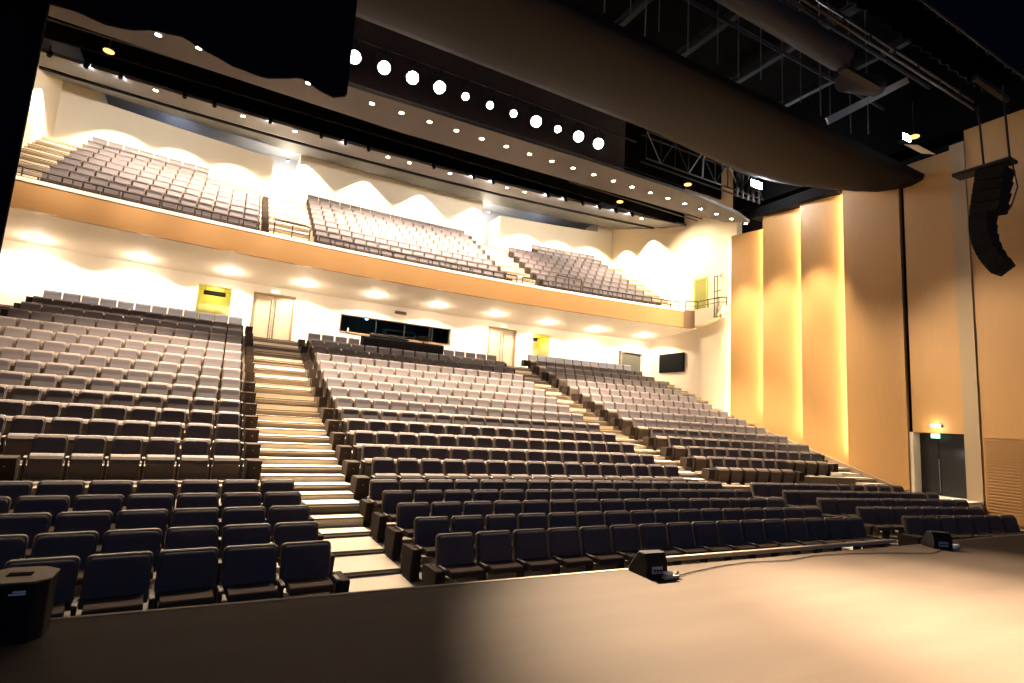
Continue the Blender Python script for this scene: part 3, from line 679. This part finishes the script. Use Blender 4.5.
def drape(name, lab, x0, x1, y, zb, zt, amp, per, m, wave=None, step=.08):
    n = int((x1 - x0) / step); fr = []; bk = []
    v = []; 
    b = MB(); rings = []
    for i in range(n + 1):
        x = x0 + (x1 - x0) * i / n
        yy = y + amp * math.sin(2 * math.pi * x / per) + amp * .4 * math.sin(2 * math.pi * x / per * 2.3 + 1)
        zz = zb + (wave(x) if wave else 0)
        rings.append([(x, yy, zz), (x, yy, zt), (x, yy + .03, zt), (x, yy + .03, zz)])
    b.loft(rings)
    return tag(b.build(name, m), lab, 'curtain')
drape('border_curtain', 'pleated black border curtain over the stage at upper right', 13.5, 22.0, 8.0, 13.35, 16.9, .045, .55, M_BORD)
drape('border_curtain', 'nearer pleated black border curtain at the top right corner', 11.5, 21.8, 6.0, 11.6, 16.9, .045, .5, M_BORD)
tag(MB().cyl((9.5, 5.8, 11.3), (20, 5.8, 11.3), .03, 8).build('hanging_batten', M_STEEL), 'dark pipe batten in the top right corner', 'pipe')
# curtains close to the stage edge on the left
HEM = [(52, 1), (80, 12), (107, 23), (150, 28), (185, 36), (215, 53), (232, 64), (250, 72), (270, 76), (300, 75.5), (318, 88), (335, 96), (346, 93)]
def onY(px, py, Y):
    d = r0 * ((px - 512) / FPX) + r1 * ((py - 341.5) / FPX) + r2
    return d * (Y / d.y) + Vector((0, 0, CH))
HEMP = [onY(a, b_, 3.6) for a, b_ in HEM]
def hem(x):
    if x <= HEMP[0].x: return HEMP[0].z
    for p, q in zip(HEMP, HEMP[1:]):
        if x <= q.x: return p.z + (q.z - p.z) * (x - p.x) / (q.x - p.x)
    return HEMP[-1].z
drape('border_curtain', 'black velvet border with wavy hem at upper left', -3.0, .53, 3.6, 0, 7.5, .012, .4, M_CURT, hem, .04)
drape('leg_curtain', 'tall black velvet leg curtain at the left edge', -3.2, -1.09, 3.75, .01, 7.5, .02, .3, M_CURT, None, .04)

# ------------------------------------------------------------------ line array
la = thing('line_array', 'black hanging line array loudspeaker curved like a J', 'loudspeaker', (17.0, 6.3, 8.6))
# top front corner path (audience side)
pts = []
y, z, ang = 0.22, 0.0, 4.0
ANG = [-10, -10, -10, -9, -4, 3, 9, 17, 25, 32]
for a in ANG:
    pts.append((y, z, a)); y -= 0 ; 
y, z = .20, .0
for q, a in enumerate(ANG):
    aa = math.radians(a)
    h = .292; dpt = .64 if q < 4 else .42
    dn = Vector((0, -math.sin(aa), -math.cos(aa))); bk = Vector((0, -math.cos(aa), math.sin(aa)))
    p0 = Vector((0, y, z)); p1 = p0 + dn * (h - .012)
    ring = [p0, p1, p1 + bk * (dpt - .04) + dn * -.03, p0 + bk * dpt]
    c = MB().loft([[(xx, p.y, p.z) for p in ring] for xx in (-.27, .27)]).build('cabinet', M_SPKR, la, .008)
    g0 = p0 + dn * .02 - bk * .012; g1 = p1 - dn * .02 - bk * .012
    MB().loft([[(xx, p.y, p.z) for p in (g0, g1, g1 + bk * .012, g0 + bk * .012)] for xx in (-.25, .25)]).build('grille', M_BLACK, c)
    p = p0 + dn * h; y, z = p.y, p.z
MB().box(-.22, .22, -.5, .75, .04, .13).build('fly_frame', M_STEEL, la, .01)
for yy, zt in ((-.42, 2.2), (.12, 1.9)): MB().cyl((0, yy, .1), (0, yy + .05, zt), .025, 8).build('hoist_chain', M_STEEL, la)
MB().tube([(.0, -.46, .05), (.1, -.5, -.6), (.05, -.36, -1.1), (0, -.25, -1.25)], .018).build('signal_cable', M_CABLE, la)
tag(MB().box(-.9, .9, 0, .12, 0, .14).build('hoist_beam', M_STEEL), 'short dark hoist beam above the hanging line array', 'beam'); bpy.data.objects['hoist_beam'].location = (17.0, 6.1, 10.75)

# ------------------------------------------------------------------ stage speakers
sp = thing('floor_speaker', 'upright black loudspeaker at the left stage edge', 'loudspeaker', (-.875, 4.31, 0))
sp.scale = (.82, .88, .53)
oct_ = [(-.13, -.2), (.13, -.2), (.2, -.12), (.2, .1), (.10, .2), (-.10, .2), (-.2, .1), (-.2, -.12)]
MB().prism_z(oct_, 0, .60).build('cabinet', M_SPKR, sp, .012)
MB().prism_z([(x * 1.02, y * 1.02) for x, y in oct_], .60, .625).build('top_panel', M_SPKTOP, sp, .006)
MB().box(-.07, .07, -.04, .04, .621, .632).build('top_handle', M_BLACK, sp)
MB().box(.0, .09, -.212, -.203, .50, .515).box(.02, .09, -.212, -.203, .525, .54).build('badge', M_BADGE, sp)
MB().cyl((.0, -.215, .22), (.0, -.2, .22), .03, 12).build('front_knob', M_BLACK, sp)
def wedge(loc, rz, lab):
    w = thing('stage_monitor', lab, 'loudspeaker', loc, None); w.rotation_euler = (0, 0, rz)
    w.scale = (.64, .64, .66)
    yz = [(-.20, 0), (-.22, .06), (.02, .34), (.16, .33), (.22, .20), (.22, 0)]
    MB().prism_x(yz, -.20, .20).build('cabinet', M_SPKR, w, .012)
    MB().loft([[(x, y, z) for y, z in ((-.215, .085), (.0, .335), (-.012, .343), (-.228, .093))] for x in (-.18, .18)]).build('grille', M_BLACK, w)
    for s_ in (-1, 1): MB().cyl((s_ * .19, .12, .335), (s_ * .19, .12, .345), .008, 6).build('corner_screw', M_BRIGHT, w)
    MB().box(-.10, .10, .21, .226, .05, .15).build('connector_plate', mat('plate_grey', (.25, .28, .32), .5), w)
    for q in range(3): MB().cyl((-.06 + q * .06, .226, .1), (-.06 + q * .06, .245, .1), .016, 8).build('socket', M_BLACK, w)
    return w
wedge((3.93, 4.33, 0), math.radians(178), 'black wedge stage monitor at the middle of the stage edge')
wedge((9.25, 4.3, 0), math.radians(150), 'black wedge stage monitor near the right end of the stage edge')
pl = thing('power_adapter', 'small cluster of plugs beside the middle stage monitor', 'plug', (4.03, 4.12, 0))
MB().box(-.09, .09, -.03, .03, 0, .035).build('plug_body', M_TRIM, pl, .01); MB().box(-.05, .02, -.02, .05, .035, .06).build('plug_block', M_BADGE, pl, .006); MB().cyl((.06, .0, .03), (.11, .02, .05), .015, 8).build('plug_lead', M_CABLE, pl)
tag(MB().tube([(4.12, 4.14, .012), (4.4, 4.22, .01), (4.9, 4.32, .01), (5.4, 4.36, .01), (6.0, 4.30, .01), (6.6, 4.38, .01), (7.2, 4.34, .01), (7.9, 4.22, .01), (8.6, 4.05, .01), (8.95, 4.12, .01), (9.08, 4.18, .01)], .0055, 6).build('stage_cable', M_CABLE), 'thin black cable along the stage edge between the two monitors', 'cable')
pl = thing('power_adapter', 'pale plugs behind the right stage monitor', 'plug', (9.5, 4.18, 0))
MB().box(-.06, .06, -.03, .03, 0, .05).build('plug_body', M_BADGE, pl, .01); MB().cyl((.04, .0, .03), (.1, .03, .02), .015, 8).build('plug_lead', M_CABLE, pl)

# ------------------------------------------------------------------ world and view
w = bpy.data.worlds.new('world'); SC.world = w; w.use_nodes = True
w.node_tree.nodes['Background'].inputs[0].default_value = (.30, .48, 1.0, 1); w.node_tree.nodes['Background'].inputs[1].default_value = .22  # dim blue background added as fill, cooling the shaded seat fronts
SC.view_settings.view_transform = 'Standard'; SC.view_settings.look = 'None'
SC.view_settings.exposure = 0.0; SC.view_settings.gamma = 1.0; SC.view_settings.use_curve_mapping = False
SC.cycles.use_denoising = True
SC.cycles.max_bounces = 8; SC.cycles.diffuse_bounces = 4; SC.cycles.sample_clamp_indirect = 10
bpy.context.view_layer.update()
